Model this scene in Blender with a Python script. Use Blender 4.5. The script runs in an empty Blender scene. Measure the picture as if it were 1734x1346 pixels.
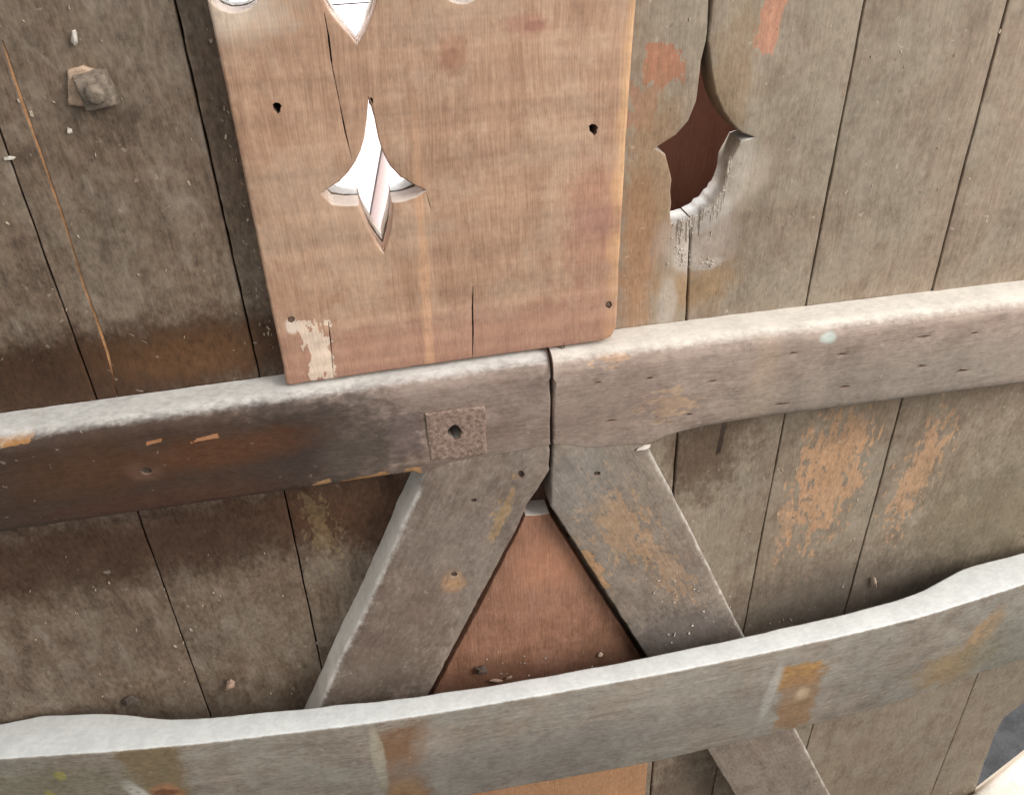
import bpy, math, random
import numpy as np
from mathutils import Vector, Matrix, noise
from mathutils.geometry import delaunay_2d_cdt
random.seed(7)

# ------------------------------------------------------------------ camera
scn = bpy.context.scene
PW, PH, F = 1734, 1346, 1400.0
def _setup(vp=(950, 2700), s=-.14, ppm=2100.):
    dn = np.array([(vp[0]-PW/2)/F, (vp[1]-PH/2)/F, 1.]); dn /= np.linalg.norm(dn)
    xw = np.array([1, s, -(dn[0]+s*dn[1])/dn[2]]); xw /= np.linalg.norm(xw)
    M = np.array([xw, np.cross(-dn, xw), -dn])
    return M, -(F/ppm)*M[:, 2]
CM, CC = _setup()
cam = bpy.data.cameras.new('camera'); camo = bpy.data.objects.new('camera', cam)
scn.collection.objects.link(camo); scn.camera = camo
cam.sensor_width = 36; cam.lens = F/PW*36; cam.clip_start = .01; cam.clip_end = 100
m = Matrix.Identity(4)
for i in range(3):
    m[i][0] = CM[i, 0]; m[i][1] = -CM[i, 1]; m[i][2] = -CM[i, 2]; m[i][3] = CC[i]
camo.matrix_world = m

# ------------------------------------------------------------------ light (shed daylight: dim surround, roof light, side window, yard light behind)
w = bpy.data.worlds.new('World'); scn.world = w; w.use_nodes = True
bg = w.node_tree.nodes['Background']; bg.inputs[0].default_value = (1, .965, .90, 1); bg.inputs[1].default_value = .86
def lamp(name, loc, tgt, sx, sy, power, col):
    l = bpy.data.lights.new(name, 'AREA'); l.shape = 'RECTANGLE'; l.size = sx; l.size_y = sy; l.energy = power; l.color = col
    o = bpy.data.objects.new(name, l); scn.collection.objects.link(o); o.location = loc
    o.rotation_euler = (Vector(tgt)-Vector(loc)).to_track_quat('-Z', 'Y').to_euler()
lamp('roof_light', (.45, -.35, 2.1), (.1, 0, 0), 1.6, 1.0, 19, (.98, .99, 1))
lamp('side_window', (1.55, -1.35, 1.15), (.15, 0, .0), 1.0, 1.2, 60, (1, .955, .89))
lamp('yard_light', (-.05, .27, 1.25), (-.05, .52, .05), .7, .3, 95, (.97, .98, 1))
scn.view_settings.view_transform = 'Standard'; scn.view_settings.look = 'None'
scn.view_settings.exposure = 0; scn.view_settings.gamma = 1
scn.render.resolution_x = 1024; scn.render.resolution_y = 794

# ------------------------------------------------------------------ geometry helpers
def ray(px, py): return CM @ np.array([(px-PW/2)/F, (py-PH/2)/F, 1.])
def P(px, py, d=0.):                       # photo point on the vertical plane d metres in front of the planks
    r = ray(px, py); t = (-d-CC[1])/r[1]; return CC+t*r
def XZ(px, py, d=0.): p = P(px, py, d); return (p[0], p[2])
def HZ(px, py, z): r = ray(px, py); t = (z-CC[2])/r[2]; return CC+t*r
def px2(pts, d=0.): return [XZ(x, y, d) for x, y in pts]

def link(o, parent=None):
    scn.collection.objects.link(o)
    if parent is not None:
        o.parent = parent; o.matrix_parent_inverse = Matrix.Identity(4)
    return o
def empty(name, label, cat, group=None):
    o = bpy.data.objects.new(name, None); o['label'] = label; o['category'] = cat
    if group: o['group'] = group
    return link(o)
def tag(o, label=None, cat=None, group=None, kind=None):
    for k, v in (('label', label), ('category', cat), ('group', group), ('kind', kind)):
        if v: o[k] = v
    return o

def resample(pts, step):
    out = []; n = len(pts)
    for i in range(n):
        a = np.array(pts[i]); b = np.array(pts[(i+1) % n]); L = np.linalg.norm(b-a); k = max(1, int(round(L/step)))
        for j in range(k): out.append(a+(b-a)*j/k)
    return np.array(out)
def area(p): x, y = p[:, 0], p[:, 1]; return .5*np.sum(x*np.roll(y, -1)-np.roll(x, -1)*y)
def normals(p):                            # outward (for CCW) vertex normals with limited mitre
    e = np.roll(p, -1, 0)-p; e /= np.maximum(np.linalg.norm(e, axis=1), 1e-9)[:, None]
    n = np.stack([e[:, 1], -e[:, 0]], 1); n0 = np.roll(n, 1, 0); s = n+n0
    L = np.linalg.norm(s, axis=1); s = s/np.maximum(L, 1e-6)[:, None]
    c = np.clip(np.sum(s*n, 1), .6, 1); return s/c[:, None]
def inside(q, p):
    x, y = q[:, 0], q[:, 1]; r = np.zeros(len(q), bool)
    for i in range(len(p)):
        x1, y1 = p[i-1]; x2, y2 = p[i]
        c = ((y1 > y) != (y2 > y)); 
        if y2 != y1: r ^= c & (x < (x2-x1)*(y-y1)/(y2-y1)+x1)
    return r
def nz(x, y, z=0., s=1.): return noise.noise(Vector((x*s, y*s, z)))

def slab(name, outline, d, thick, mat, parent, r=.002, holes=(), grain=(0, 1), step=.006, grid=.012, wob=.0005,
         rh=.0008, bump=.0008, seed=0., hstep=.003, mats=None, disp=None, sharp=50):
    """Board lying in the wall plane: front at y=-d, thickness behind; grain = direction in (X,Z)."""
    out = np.array(outline, float)
    g = np.array(grain, float); g /= np.linalg.norm(g)
    u3 = Vector((g[0], 0, g[1])); n3 = Vector((0, -1, 0)); v3 = n3.cross(u3)
    c = out.mean(0); org = Vector((c[0], -d, c[1]))
    def loc(p): p = np.asarray(p, float)-c; return np.stack([p[:, 0]*u3.x+p[:, 1]*u3.z, p[:, 0]*v3.x+p[:, 1]*v3.z], 1)
    def world(p): return c+np.outer(p[:, 0], g)+np.outer(p[:, 1], [v3.x, v3.z])
    skip = getattr(r, 'skip', None)
    rings = []
    for k, (pts, hole) in enumerate([(out, False)]+[(np.array(h, float), True) for h in holes]):
        q = loc(pts); q = resample(q, hstep if hole else step)
        if (area(q) > 0) == hole: q = q[::-1].copy()
        if skip and not hole: q = np.array([a for a, b in zip(q, world(q)) if not skip(*b)])
        nn = normals(q)
        q = q+nn*np.array([wob*(nz(a, b, seed+3, 60)+.7*nz(a, b, seed+9, 220)) for a, b in q])[:, None]
        rings.append((q, normals(q), hole))
    V = []; Fc = []; top = []; bot = []; bare = set()
    def f_n(a, b):
        z = bump*(nz(a, b*3, seed, 9)+.5*nz(a, b*3, seed+5, 40))
        return z+(disp(a, b) if disp else 0)
    for q, nn, hole in rings:
        if hole: rr = np.full(len(q), rh if abs(area(q)) > 6e-5 else .0002)
        elif callable(r): wq = world(q); wn = np.outer(nn[:, 0], g)+np.outer(nn[:, 1], [v3.x, v3.z]); rr = np.array([r(*a, *b) for a, b in zip(wq, wn)])
        else: rr = np.full(len(q), r)
        if skip and not hole:
            for i, (a, b) in enumerate(wq):
                if b > rt-.006: nn[i] = (0., 1.) if v3.z > 0 else (0., -1.)
        prof = [(0, None)]+[(1-math.cos(t), 1-math.sin(t)) for t in [0, .35, .75, 1.15, math.pi/2]]
        prev = None
        for ins, dep in prof:
            base = len(V); p = q-nn*(ins*rr)[:, None]
            for i, (a, b) in enumerate(p):
                z = -thick if dep is None else f_n(a, b)-dep*rr[i]
                V.append((a, b, z))
            idx = list(range(base, base+len(q)))
            if prev is not None:
                for i in range(len(q)):
                    j = (i+1) % len(q)
                    if hole and abs(area(q)) < 6e-5: bare.add(len(Fc))
                    Fc.append((prev[i], prev[j], idx[j], idx[i]))
            else: bot.append(idx)
            prev = idx
        top.append(prev)
    # caps
    o2 = np.array([V[i][:2] for i in top[0]]); lo, hi = o2.min(0), o2.max(0)
    gx = np.arange(lo[0]+grid/2, hi[0], grid); gy = np.arange(lo[1]+grid/2, hi[1], grid)
    G = np.array([(a, b) for a in gx for b in gy]) if len(gx) and len(gy) else np.zeros((0, 2))
    if len(G):
        rs = np.random.RandomState(int(seed*10) % 999); G = G+rs.uniform(-.25, .25, G.shape)*grid
        ok = inside(G, o2)
        for k, t in enumerate(top):
            h2 = np.array([V[i][:2] for i in t])
            if k: ok &= ~inside(G, h2)
            md = np.full(len(G), 9.)
            for p in h2: md = np.minimum(md, (G[:, 0]-p[0])**2+(G[:, 1]-p[1])**2)
            ok &= md > (grid*.55)**2
        G = G[ok]
    for which, loops, flip in (('t', top, False), ('b', bot, True)):
        idx = [i for l in loops for i in l]; pts = [Vector(V[i][:2]) for i in idx]; ed = []; s = 0
        for l in loops:
            k = len(l); ed += [(s+i, s+(i+1) % k) for i in range(k)]; s += k
        if which == 't':
            for a, b in G: idx.append(len(V)); V.append((a, b, f_n(a, b))); pts.append(Vector((a, b)))
        vo, eo, fo, ov, oe, of = delaunay_2d_cdt(pts, ed, [], 1, 1e-7)
        hl = [np.array([V[i][:2] for i in l]) for l in loops[1:]]
        cen = np.array([[sum(vo[i].x for i in f)/len(f), sum(vo[i].y for i in f)/len(f)] for f in fo])
        drop = np.zeros(len(fo), bool)
        for h in hl: drop |= inside(cen, h)
        fo = [f for f, k in zip(fo, drop) if not k]
        mp = []
        for i, o_ in enumerate(ov):
            if o_: mp.append(idx[o_[0]])
            else: mp.append(len(V)); V.append((vo[i].x, vo[i].y, f_n(vo[i].x, vo[i].y) if which == 't' else -thick))
        for fa in fo:
            t = [mp[i] for i in fa]
            if len(set(t)) < 3: continue
            a, b, c2 = (V[t[0]], V[t[1]], V[t[2]])
            ccw = (b[0]-a[0])*(c2[1]-a[1])-(b[1]-a[1])*(c2[0]-a[0]) > 0
            if ccw == flip: t = t[::-1]
            Fc.append(tuple(t))
    ob = mesh(name, V, Fc, mat, parent, Matrix(((u3.x, v3.x, n3.x, org.x), (u3.y, v3.y, n3.y, org.y), (u3.z, v3.z, n3.z, org.z), (0, 0, 0, 1))), sharp)
    if bare:
        ob.data.materials.append(M['bare'])
        if len(ob.data.polygons) == len(Fc):
            for i in bare: ob.data.polygons[i].material_index = 1
    return ob

def mesh(name, V, Fc, mat, parent=None, mw=None, sharp=50, smooth=True):
    me = bpy.data.meshes.new(name); me.from_pydata([tuple(v) for v in V], [], Fc); me.validate(); me.update()
    me.materials.append(mat)
    if smooth:
        me.polygons.foreach_set('use_smooth', [True]*len(me.polygons))
        me.set_sharp_from_angle(angle=math.radians(sharp))
    o = bpy.data.objects.new(name, me); link(o, parent)
    if mw is not None: o.matrix_world = mw; o.matrix_basis = mw
    return o

def loft(name, secs, mat, parent=None, org=(0, 0, 0), rot=None, sharp=50):
    """secs: list of equal-length closed loops of 3D points; capped ends."""
    V = []; Fc = []; k = len(secs[0])
    inv = (Matrix.Translation(org) @ (rot or Matrix.Identity(4))); inv_i = inv.inverted()
    for s in secs: V += [tuple(inv_i @ Vector(p)) for p in s]
    for i in range(len(secs)-1):
        for j in range(k):
            a = i*k+j; b = i*k+(j+1) % k; Fc.append((a, b, b+k, a+k))
    Fc.append(tuple(range(k))[::-1]); Fc.append(tuple(range((len(secs)-1)*k, len(secs)*k)))
    o = mesh(name, V, Fc, mat, parent, inv, sharp)
    import bmesh
    bm = bmesh.new(); bm.from_mesh(o.data); bmesh.ops.recalc_face_normals(bm, faces=bm.faces); bm.to_mesh(o.data); bm.free()
    return o
def rrect(y0, y1, z0, z1, r, n=4):         # rounded rectangle loop in (y,z)
    pts = []
    for cy, cz, a0 in ((y1-r, z1-r, 0), (y0+r, z1-r, 90), (y0+r, z0+r, 180), (y1-r, z0+r, 270)):
        for i in range(n+1):
            a = math.radians(a0+90*i/n); pts.append((cy+r*math.cos(a), cz+r*math.sin(a)))
    return pts

# ------------------------------------------------------------------ materials
class NT:
    def __init__(s, name):
        s.m = bpy.data.materials.new(name); s.m.use_nodes = True; s.t = s.m.node_tree; s.n = s.t.nodes; s.b = s.n['Principled BSDF']
    def new(s, t, **k):
        n = s.n.new(t)
        for a, b in k.items(): setattr(n, a, b)
        return n
    def put(s, sock, v):
        if hasattr(v, 'is_output') or isinstance(v, bpy.types.NodeSocket): s.t.links.new(v, sock)
        elif isinstance(v, (tuple, list)) and len(v) == 3 and sock.type == 'RGBA': sock.default_value = (*v, 1)
        else: sock.default_value = v
    def math(s, op, a, b=None, c=None, clamp=False):
        n = s.new('ShaderNodeMath', operation=op, use_clamp=clamp); s.put(n.inputs[0], a)
        if b is not None: s.put(n.inputs[1], b)
        if c is not None: s.put(n.inputs[2], c)
        return n.outputs[0]
    def vec(s, op, a, b):
        n = s.new('ShaderNodeVectorMath', operation=op); s.put(n.inputs[0], a)
        if b is not None: s.put(n.inputs[1], b)
        return n.outputs['Value'] if op in ('LENGTH', 'DOT_PRODUCT') else n.outputs[0]
    def noise(s, v, scale, detail=4, rough=.55, dist=0.):
        n = s.new('ShaderNodeTexNoise'); s.put(n.inputs['Vector'], v); n.inputs['Scale'].default_value = scale
        n.inputs['Detail'].default_value = detail; n.inputs['Roughness'].default_value = rough; n.inputs['Distortion'].default_value = dist
        return n.outputs[0]
    def mr(s, v, a, b, c=0., d=1., smooth=True):
        n = s.new('ShaderNodeMapRange', interpolation_type='SMOOTHSTEP' if smooth else 'LINEAR'); s.put(n.inputs[0], v)
        for i, x in enumerate((a, b, c, d)): s.put(n.inputs[i+1], x)
        return n.outputs[0]
    def mix(s, f, a, b, mode='MIX'):
        n = s.new('ShaderNodeMix', data_type='RGBA', blend_type=mode); s.put(n.inputs[0], f); s.put(n.inputs[6], a); s.put(n.inputs[7], b)
        return n.outputs[2]
    def bump(s, h, strength, dist, nrm=None):
        n = s.new('ShaderNodeBump'); s.put(n.inputs['Height'], h); n.inputs['Strength'].default_value = strength; n.inputs['Distance'].default_value = dist
        if nrm is not None: s.put(n.inputs['Normal'], nrm)
        return n.outputs[0]

def wood(name, dark, light, grey=None, greyamt=.5, masks=(), fib=.5, speck=.35, dust=(.42, .41, .39), dustlo=.35, dusthi=.95, dustamt=.95,
         rough=.72, saw=0., mott=.35, bumps=.36, darkspeck=.3, spec=.35):
    """Weathered board. masks: (photo x, y, depth, rx, rz, tilt, colour, amount, edge softness, mode)
       mode 'stain' = soft blotch for real marks and painted shade, 'flake' = broken remains of paint, streaked along the grain"""
    t = NT(name)
    tc = t.new('ShaderNodeTexCoord').outputs['Object']; oi = t.new('ShaderNodeObjectInfo').outputs['Random']
    geo = t.new('ShaderNodeNewGeometry')
    off = t.new('ShaderNodeCombineXYZ'); t.put(off.inputs[0], t.math('MULTIPLY', oi, 7.3)); t.put(off.inputs[1], t.math('MULTIPLY', oi, 3.1))
    v = t.vec('ADD', tc, off.outputs[0])
    wn = t.new('ShaderNodeCombineXYZ'); t.put(wn.inputs[1], t.math('MULTIPLY', t.math('SUBTRACT', t.noise(t.vec('MULTIPLY', v, (1., 2.5, 1.)), 5, 2), .5), .022))
    vw = t.vec('ADD', v, wn.outputs[0])
    vg = t.vec('MULTIPLY', vw, (1., 14., 14.)); vf = t.vec('MULTIPLY', vw, (1., 22., 22.))
    rings = t.noise(vg, 5.5, 4, .6, .6)
    fibre = t.noise(vf, 34, 3, .6)
    blot = t.noise(v, 13, 5, .62, .4)
    blot2 = t.noise(v, 41, 5, .65)
    fine = t.noise(t.vec('MULTIPLY', v, (.6, 1., 1.)), 260, 4, .72)
    k = t.math('ADD', t.math('MULTIPLY', t.mr(rings, .3, .7), .6), t.math('MULTIPLY', t.mr(fibre, .3, .7), .4))
    col = t.mix(k, dark, light)
    if grey:
        g = t.mr(t.math('ADD', blot, t.math('MULTIPLY', t.math('SUBTRACT', blot2, .5), .6)), .62-.35*greyamt, .72-.2*greyamt)
        col = t.mix(t.math('MULTIPLY', g, min(1, .35+greyamt*.6)), col, grey)
    # mottling and fine grit
    mo = t.math('ADD', t.math('MULTIPLY', t.math('SUBTRACT', blot2, .5), mott*2.2), t.math('MULTIPLY', t.math('SUBTRACT', fine, .5), mott*3.6))
    mo = t.math('ADD', mo, t.math('MULTIPLY', t.math('SUBTRACT', fibre, .5), fib*1.1))
    if saw:
        sv = t.vec('MULTIPLY', vw, (38., .9, 1.)); sn = t.noise(sv, 1.7, 3, .6, .2)
        mo = t.math('ADD', mo, t.math('MULTIPLY', t.math('SUBTRACT', sn, .5), saw))
    sc = t.math('ADD', t.math('ADD', t.math('MULTIPLY', oi, .16), .92), t.math('ADD', mo, t.math('MULTIPLY', t.math('SUBTRACT', t.noise(v, 4.5, 2), .5), .5)))
    cx = t.new('ShaderNodeCombineXYZ')
    for i in range(3): t.put(cx.inputs[i], t.math('MAXIMUM', sc, .25))
    col = t.mix(1., col, cx.outputs[0], 'MULTIPLY')
    sm = t.noise(t.vec('MULTIPLY', vw, (1., 2.2, 2.2)), 24, 5, .68, .6)
    col = t.mix(t.math('MULTIPLY', t.mr(sm, .52, .72), .30*(mott/.3)), col, t.mix(.35, light, (.55, .50, .44)))
    col = t.mix(t.math('MULTIPLY', t.mr(sm, .46, .30), .35*(mott/.3)), col, tuple(x*.45 for x in dark))
    h = t.math('ADD', t.math('MULTIPLY', fibre, .6), t.math('ADD', t.math('MULTIPLY', blot2, .5), t.math('MULTIPLY', fine, .25)))
    pos = geo.outputs['Position']
    hf = t.noise(t.vec('MULTIPLY', v, (.6, 1., 1.)), 130, 3, .6)
    wj = t.math('ADD', t.math('MULTIPLY', t.math('SUBTRACT', blot, .5), 1.0), t.math('ADD', t.math('MULTIPLY', t.math('SUBTRACT', blot2, .5), 1.3), t.math('MULTIPLY', t.math('SUBTRACT', hf, .5), 1.2)))
    fn = t.noise(t.vec('MULTIPLY', v, (1., 2.4, 2.4)), 52, 6, .7, .3) if any(q[-1] == 'flake' for q in masks) else None
    for (mx, my, md, rx, rz, tilt, mc, amt, soft, mode) in masks:
        p = P(mx, my, md)
        mp = t.new('ShaderNodeMapping', vector_type='TEXTURE'); t.put(mp.inputs[0], pos)
        mp.inputs['Location'].default_value = tuple(p); mp.inputs['Rotation'].default_value = (0, math.radians(tilt), 0); mp.inputs['Scale'].default_value = (rx, max(rx, rz, .05), rz)
        dd = t.vec('LENGTH', mp.outputs[0], None)
        if mode in ('chip', 'rect'):
            sp_ = t.new('ShaderNodeSeparateXYZ'); t.put(sp_.inputs[0], mp.outputs[0])
            dd = t.math('MAXIMUM', t.math('ABSOLUTE', sp_.outputs[0]), t.math('ABSOLUTE', sp_.outputs[2]))
            if mode == 'chip': dd = t.math('ADD', dd, t.math('MULTIPLY', t.math('SUBTRACT', hf, .5), 2.6)); f = t.mr(dd, 1.05, .95)
            else: dd = t.math('ADD', dd, t.math('MULTIPLY', wj, .7)); f = t.mr(dd, 1+soft*.5, 1-soft*.5)
        elif mode == 'stain_shade':
            dd = t.math('ADD', dd, t.math('MULTIPLY', wj, min(1, soft*1.5)*(.5 if rx > .1 else 1.)))
            f = t.mr(dd, 1+soft*.6, 1-soft*.6)
        elif mode == 'band':                # clean-edged
            dd = t.math('ADD', dd, t.math('MULTIPLY', t.math('SUBTRACT', blot2, .5), .35)); f = t.mr(dd, 1+soft*.5, 1-soft*.5)
        else:
            f0 = t.mr(dd, 1.35, .0, 0., 1., False)
            f = t.mr(t.math('ADD', t.math('MULTIPLY', f0, .40), t.math('ADD', fn, t.math('MULTIPLY', t.math('SUBTRACT', hf, .5), .26))), .72, .765)
            h = t.math('SUBTRACT', h, t.math('MULTIPLY', f, .35))
        mcol = t.mix(1., mc, cx.outputs[0], 'MULTIPLY')
        col = t.mix(t.math('MULTIPLY', f, amt), col, mcol)
    # pale and dark specks
    sp = t.noise(v, 150, 2, .5, .5); sp2 = t.noise(t.vec('ADD', v, (5., 2., 1.)), 190, 2, .5)
    fs = t.math('MULTIPLY', t.mr(sp, .70, .75), speck); col = t.mix(fs, col, t.mix(.5, light, (.75, .68, .58)))
    col = t.mix(t.math('MULTIPLY', t.mr(sp2, .69, .74), darkspeck), col, (.035, .026, .02))
    # settled dust on everything that faces up
    sep = t.new('ShaderNodeSeparateXYZ'); t.put(sep.inputs[0], geo.outputs['Normal'])
    up = t.math('ADD', sep.outputs[2], t.math('ADD', t.math('MULTIPLY', t.math('SUBTRACT', blot2, .5), .16), t.math('MULTIPLY', t.math('SUBTRACT', fine, .5), .35)))
    df = t.math('MULTIPLY', t.mr(up, dustlo, dusthi), dustamt)
    dc = t.mix(t.mr(t.math('ADD', t.math('MULTIPLY', fine, .5), t.math('MULTIPLY', blot2, .5)), .38, .62), tuple(x*.90 for x in dust), tuple(min(1, x*1.07) for x in dust))
    col = t.mix(df, col, dc)
    t.put(t.b.inputs['Base Color'], col)
    t.put(t.b.inputs['Roughness'], t.mr(t.math('ADD', t.math('MULTIPLY', blot2, .25), rough-.12), 0, 1, 0, 1, False))
    t.b.inputs['Specular IOR Level'].default_value = spec
    t.put(t.b.inputs['Normal'], t.bump(t.math('MULTIPLY', h, t.math('SUBTRACT', 1., t.math('MULTIPLY', df, .8))), bumps, .0012))
    return t.m

def plain(name, col, rough=.6, var=.25, scale=60, metal=0., bumps=.3, col2=None):
    t = NT(name); tc = t.new('ShaderNodeTexCoord').outputs['Object']
    n = t.noise(tc, scale, 5, .6); f = t.noise(tc, scale*7, 3, .6)
    k = t.math('ADD', t.math('MULTIPLY', n, .7), t.math('MULTIPLY', f, .3))
    c2 = col2 or tuple(min(1, x*(1+var)) for x in col)
    t.put(t.b.inputs['Base Color'], t.mix(t.mr(k, .35, .65), tuple(x*(1-var) for x in col), c2))
    t.b.inputs['Roughness'].default_value = rough; t.b.inputs['Metallic'].default_value = metal
    t.put(t.b.inputs['Normal'], t.bump(k, bumps, .001)); return t.m

ORANGE = (.44, .268, .16); DKBR = (.038, .019, .011); RED = (.34, .145, .085)
M = {}
# old planks, upper and lower, left and right share one weathered paint; local wear and painted shade follow as blotches
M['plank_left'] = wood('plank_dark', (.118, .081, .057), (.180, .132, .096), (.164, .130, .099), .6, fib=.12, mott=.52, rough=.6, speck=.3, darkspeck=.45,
    masks=[(30, 655, 0, .17, .028, 4, DKBR, .95, .7, 'stain_shade'), (230, 612, 0, .19, .030, -2, (.05, .024, .012), .9, .7, 'stain_shade'), (330, 600, 0, .06, .02, 0, (.10, .048, .02), .8, .9, 'stain_shade'),
           (80, 960, 0, .3, .035, 0, (.055, .028, .016), .8, .9, 'stain_shade'), (330, 900, 0, .2, .03, 0, (.06, .032, .02), .8, .9, 'stain_shade'),  # soft shadow under the left rail, painted into the planks
           (600, 850, 0, .09, .05, 20, (.075, .036, .02), .85, .8, 'stain_shade'),  # shadow triangle between rail and left brace, painted on
           (905, 835, 0, .035, .04, 0, (.085, .04, .026), .9, .6, 'stain_shade'),  # shade of the recess above the pointed board, painted in
           (545, 890, 0, .02, .06, -8, (.22, .16, .08), .35, 1., 'flake')])
M['plank_right'] = wood('plank_grey', (.20, .148, .11), (.285, .225, .17), (.26, .22, .17), .62, fib=.14, mott=.27, rough=.62, speck=.35, darkspeck=.3,
    masks=[(1405, 810, 0, .052, .13, 4, ORANGE, .9, .5, 'flake'), (1390, 780, 0, .04, .07, 4, ORANGE, .8, .5, 'flake'), (1440, 740, 0, .03, .06, 0, ORANGE, .85, .5, 'flake'), (1555, 800, 0, .034, .11, 8, ORANGE, .8, .5, 'flake'), (1330, 880, 0, .012, .08, 0, ORANGE, .5, .5, 'flake'),
           (1121, 113, 0, .0125, .012, 0, RED, .85, .25, 'chip'), (1090, 180, 0, .010, .014, 10, RED, .5, .5, 'chip'), (1303, 40, 0, .0075, .018, 8, (.42, .2, .13), .85, .3, 'chip'),
           (1100, 330, 0, .018, .08, 0, (.30, .19, .11), .7, .8, 'stain_shade'), (1230, 180, 0, .016, .07, 4, (.29, .2, .12), .6, .8, 'stain_shade'), (1180, 480, 0, .03, .02, 0, (.3, .19, .10), .7, .8, 'stain_shade'),
           (1080, 440, 0, .012, .06, 0, (.33, .18, .10), .6, .8, 'stain_shade'), (1130, 510, 0, .007, .02, 0, (.5, .46, .42), .5, .8, 'stain_shade'),
           (1180, 410, 0, .026, .022, -15, (.44, .37, .33), .55, .9, 'stain_shade'), (1160, 435, 0, .010, .012, 0, (.46, .41, .37), .6, .6, 'stain_shade'), (1200, 447, 0, .012, .004, -8, (.46, .41, .37), .6, .6, 'stain_shade'), (1205, 362, 0, .02, .008, -38, (.42, .385, .35), .6, .6, 'stain_shade'), (1240, 300, 0, .012, .03, 20, (.5, .46, .42), .5, .9, 'stain_shade'), (1275, 300, 0, .012, .02, 30, (.5, .43, .36), .4, 1., 'stain_shade'),
           (1190, 770, 0, .04, .05, 0, (.10, .062, .04), .8, .9, 'stain_shade'), (1221, 742, 0, .0022, .016, 4, (.02, .012, .01), .9, .5, 'rect'), (1640, 560, 0, .05, .02, 0, (.18, .13, .09), .5, .9, 'stain_shade'), (1160, 1340, 0, .05, .08, 0, (.10, .07, .05), .6, .9, 'stain_shade'),
           (1590, 640, 0, .2, .05, 0, (.15, .11, .075), .6, .9, 'stain_shade'), (1690, 870, 0, .1, .1, 0, (.15, .125, .08), .6, .9, 'stain_shade'), (1440, 1010, 0, .14, .06, 0, (.125, .105, .09), .65, .9, 'stain_shade')])  # last one: shadow above the bar, put into the colour
M['patch'] = wood('patch_board', (.295, .172, .113), (.41, .262, .18), (.395, .275, .198), .5, fib=.26, mott=.2, saw=.85, speck=.12, darkspeck=.15, rough=.66, dust=(.55, .47, .42), dustlo=.3, dusthi=.8,
    masks=[(765, 93, .02, .010, .014, 0, (.30, .15, .095), .6, .5, 'stain_shade'), (762, 99, .02, .005, .006, 0, (.22, .10, .065), .5, .6, 'stain_shade'), (885, 40, .02, .014, .006, 0, (.31, .15, .11), .55, .6, 'stain_shade'), (905, 45, .02, .005, .0035, 0, (.22, .09, .07), .5, .6, 'stain_shade'),
           (700, 630, .02, .2, .012, 0, (.25, .135, .095), .6, .9, 'stain_shade'), (900, 565, .02, .16, .03, 0, (.31, .17, .125), .5, .9, 'stain_shade'), (1020, 400, .02, .03, .06, 0, (.33, .16, .11), .5, .9, 'stain_shade'),
           (600, 600, .02, .2, .025, 0, (.33, .18, .13), .5, .9, 'stain_shade'), (540, 600, .02, .0085, .022, 0, (.66, .55, .45), .75, .7, 'chip'), (493, 552, .02, .004, .006, 0, (.6, .52, .45), .8, .5, 'stain_shade'),
           (380, 20, .02, .03, .014, 0, (.62, .55, .46), .5, .9, 'stain_shade'), (1068, 200, .02, .008, .14, 3, (.55, .33, .17), .6, .8, 'stain_shade'),
           (720, 480, .02, .0035, .1, 2, (.56, .33, .20), .5, .7, 'stain_shade'), (1010, 375, .02, .02, .012, 0, (.3, .16, .13), .5, .9, 'stain_shade')])
M['rail_left'] = wood('rail_dark', (.165, .115, .092), (.24, .18, .152), (.245, .188, .165), .5, fib=.16, mott=.3, rough=.55, speck=.25, darkspeck=.3, dust=(.54, .53, .51), dustlo=.58, dusthi=1.06,
    masks=[(60, 830, .035, .20, .06, 4, (.045, .028, .02), .95, .5, 'stain_shade'), (330, 780, .035, .14, .055, 2, (.055, .032, .022), .92, .6, 'stain_shade'), (520, 745, .035, .045, .045, 0, (.05, .036, .03), .85, .8, 'stain_shade'),
           (610, 760, .035, .03, .05, 0, (.09, .07, .058), .8, .8, 'stain_shade'), (400, 760, .035, .07, .014, -3, (.10, .04, .018), .7, .9, 'stain_shade'), (150, 800, .035, .05, .02, 0, (.085, .04, .02), .6, .9, 'stain_shade'), (280, 850, .035, .07, .012, 0, (.075, .033, .02), .6, .9, 'stain_shade'),
           (686, 735, .035, .012, .019, 0, (.12, .088, .085), .7, .4, 'rect'),
           (20, 752, .035, .012, .003, -8, (.40, .2, .07), .7, .6, 'chip'), (262, 748, .035, .005, .0015, -5, (.38, .18, .09), .8, .5, 'chip'), (347, 742, .035, .009, .0018, -5, (.42, .2, .1), .85, .5, 'chip'),
           (622, 809, .035, .016, .0025, -7, (.4, .2, .07), .7, .8, 'chip'), (545, 818, .035, .006, .003, 0, (.42, .24, .11), .7, .6, 'chip'), (700, 797, .035, .007, .003, 0, (.4, .22, .09), .7, .6, 'chip'),
           (245, 800, .035, .012, .008, 10, (.11, .06, .04), .8, .7, 'stain_shade'), (885, 815, .035, .012, .02, 0, (.4, .26, .13), .5, .6, 'flake')])
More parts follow.
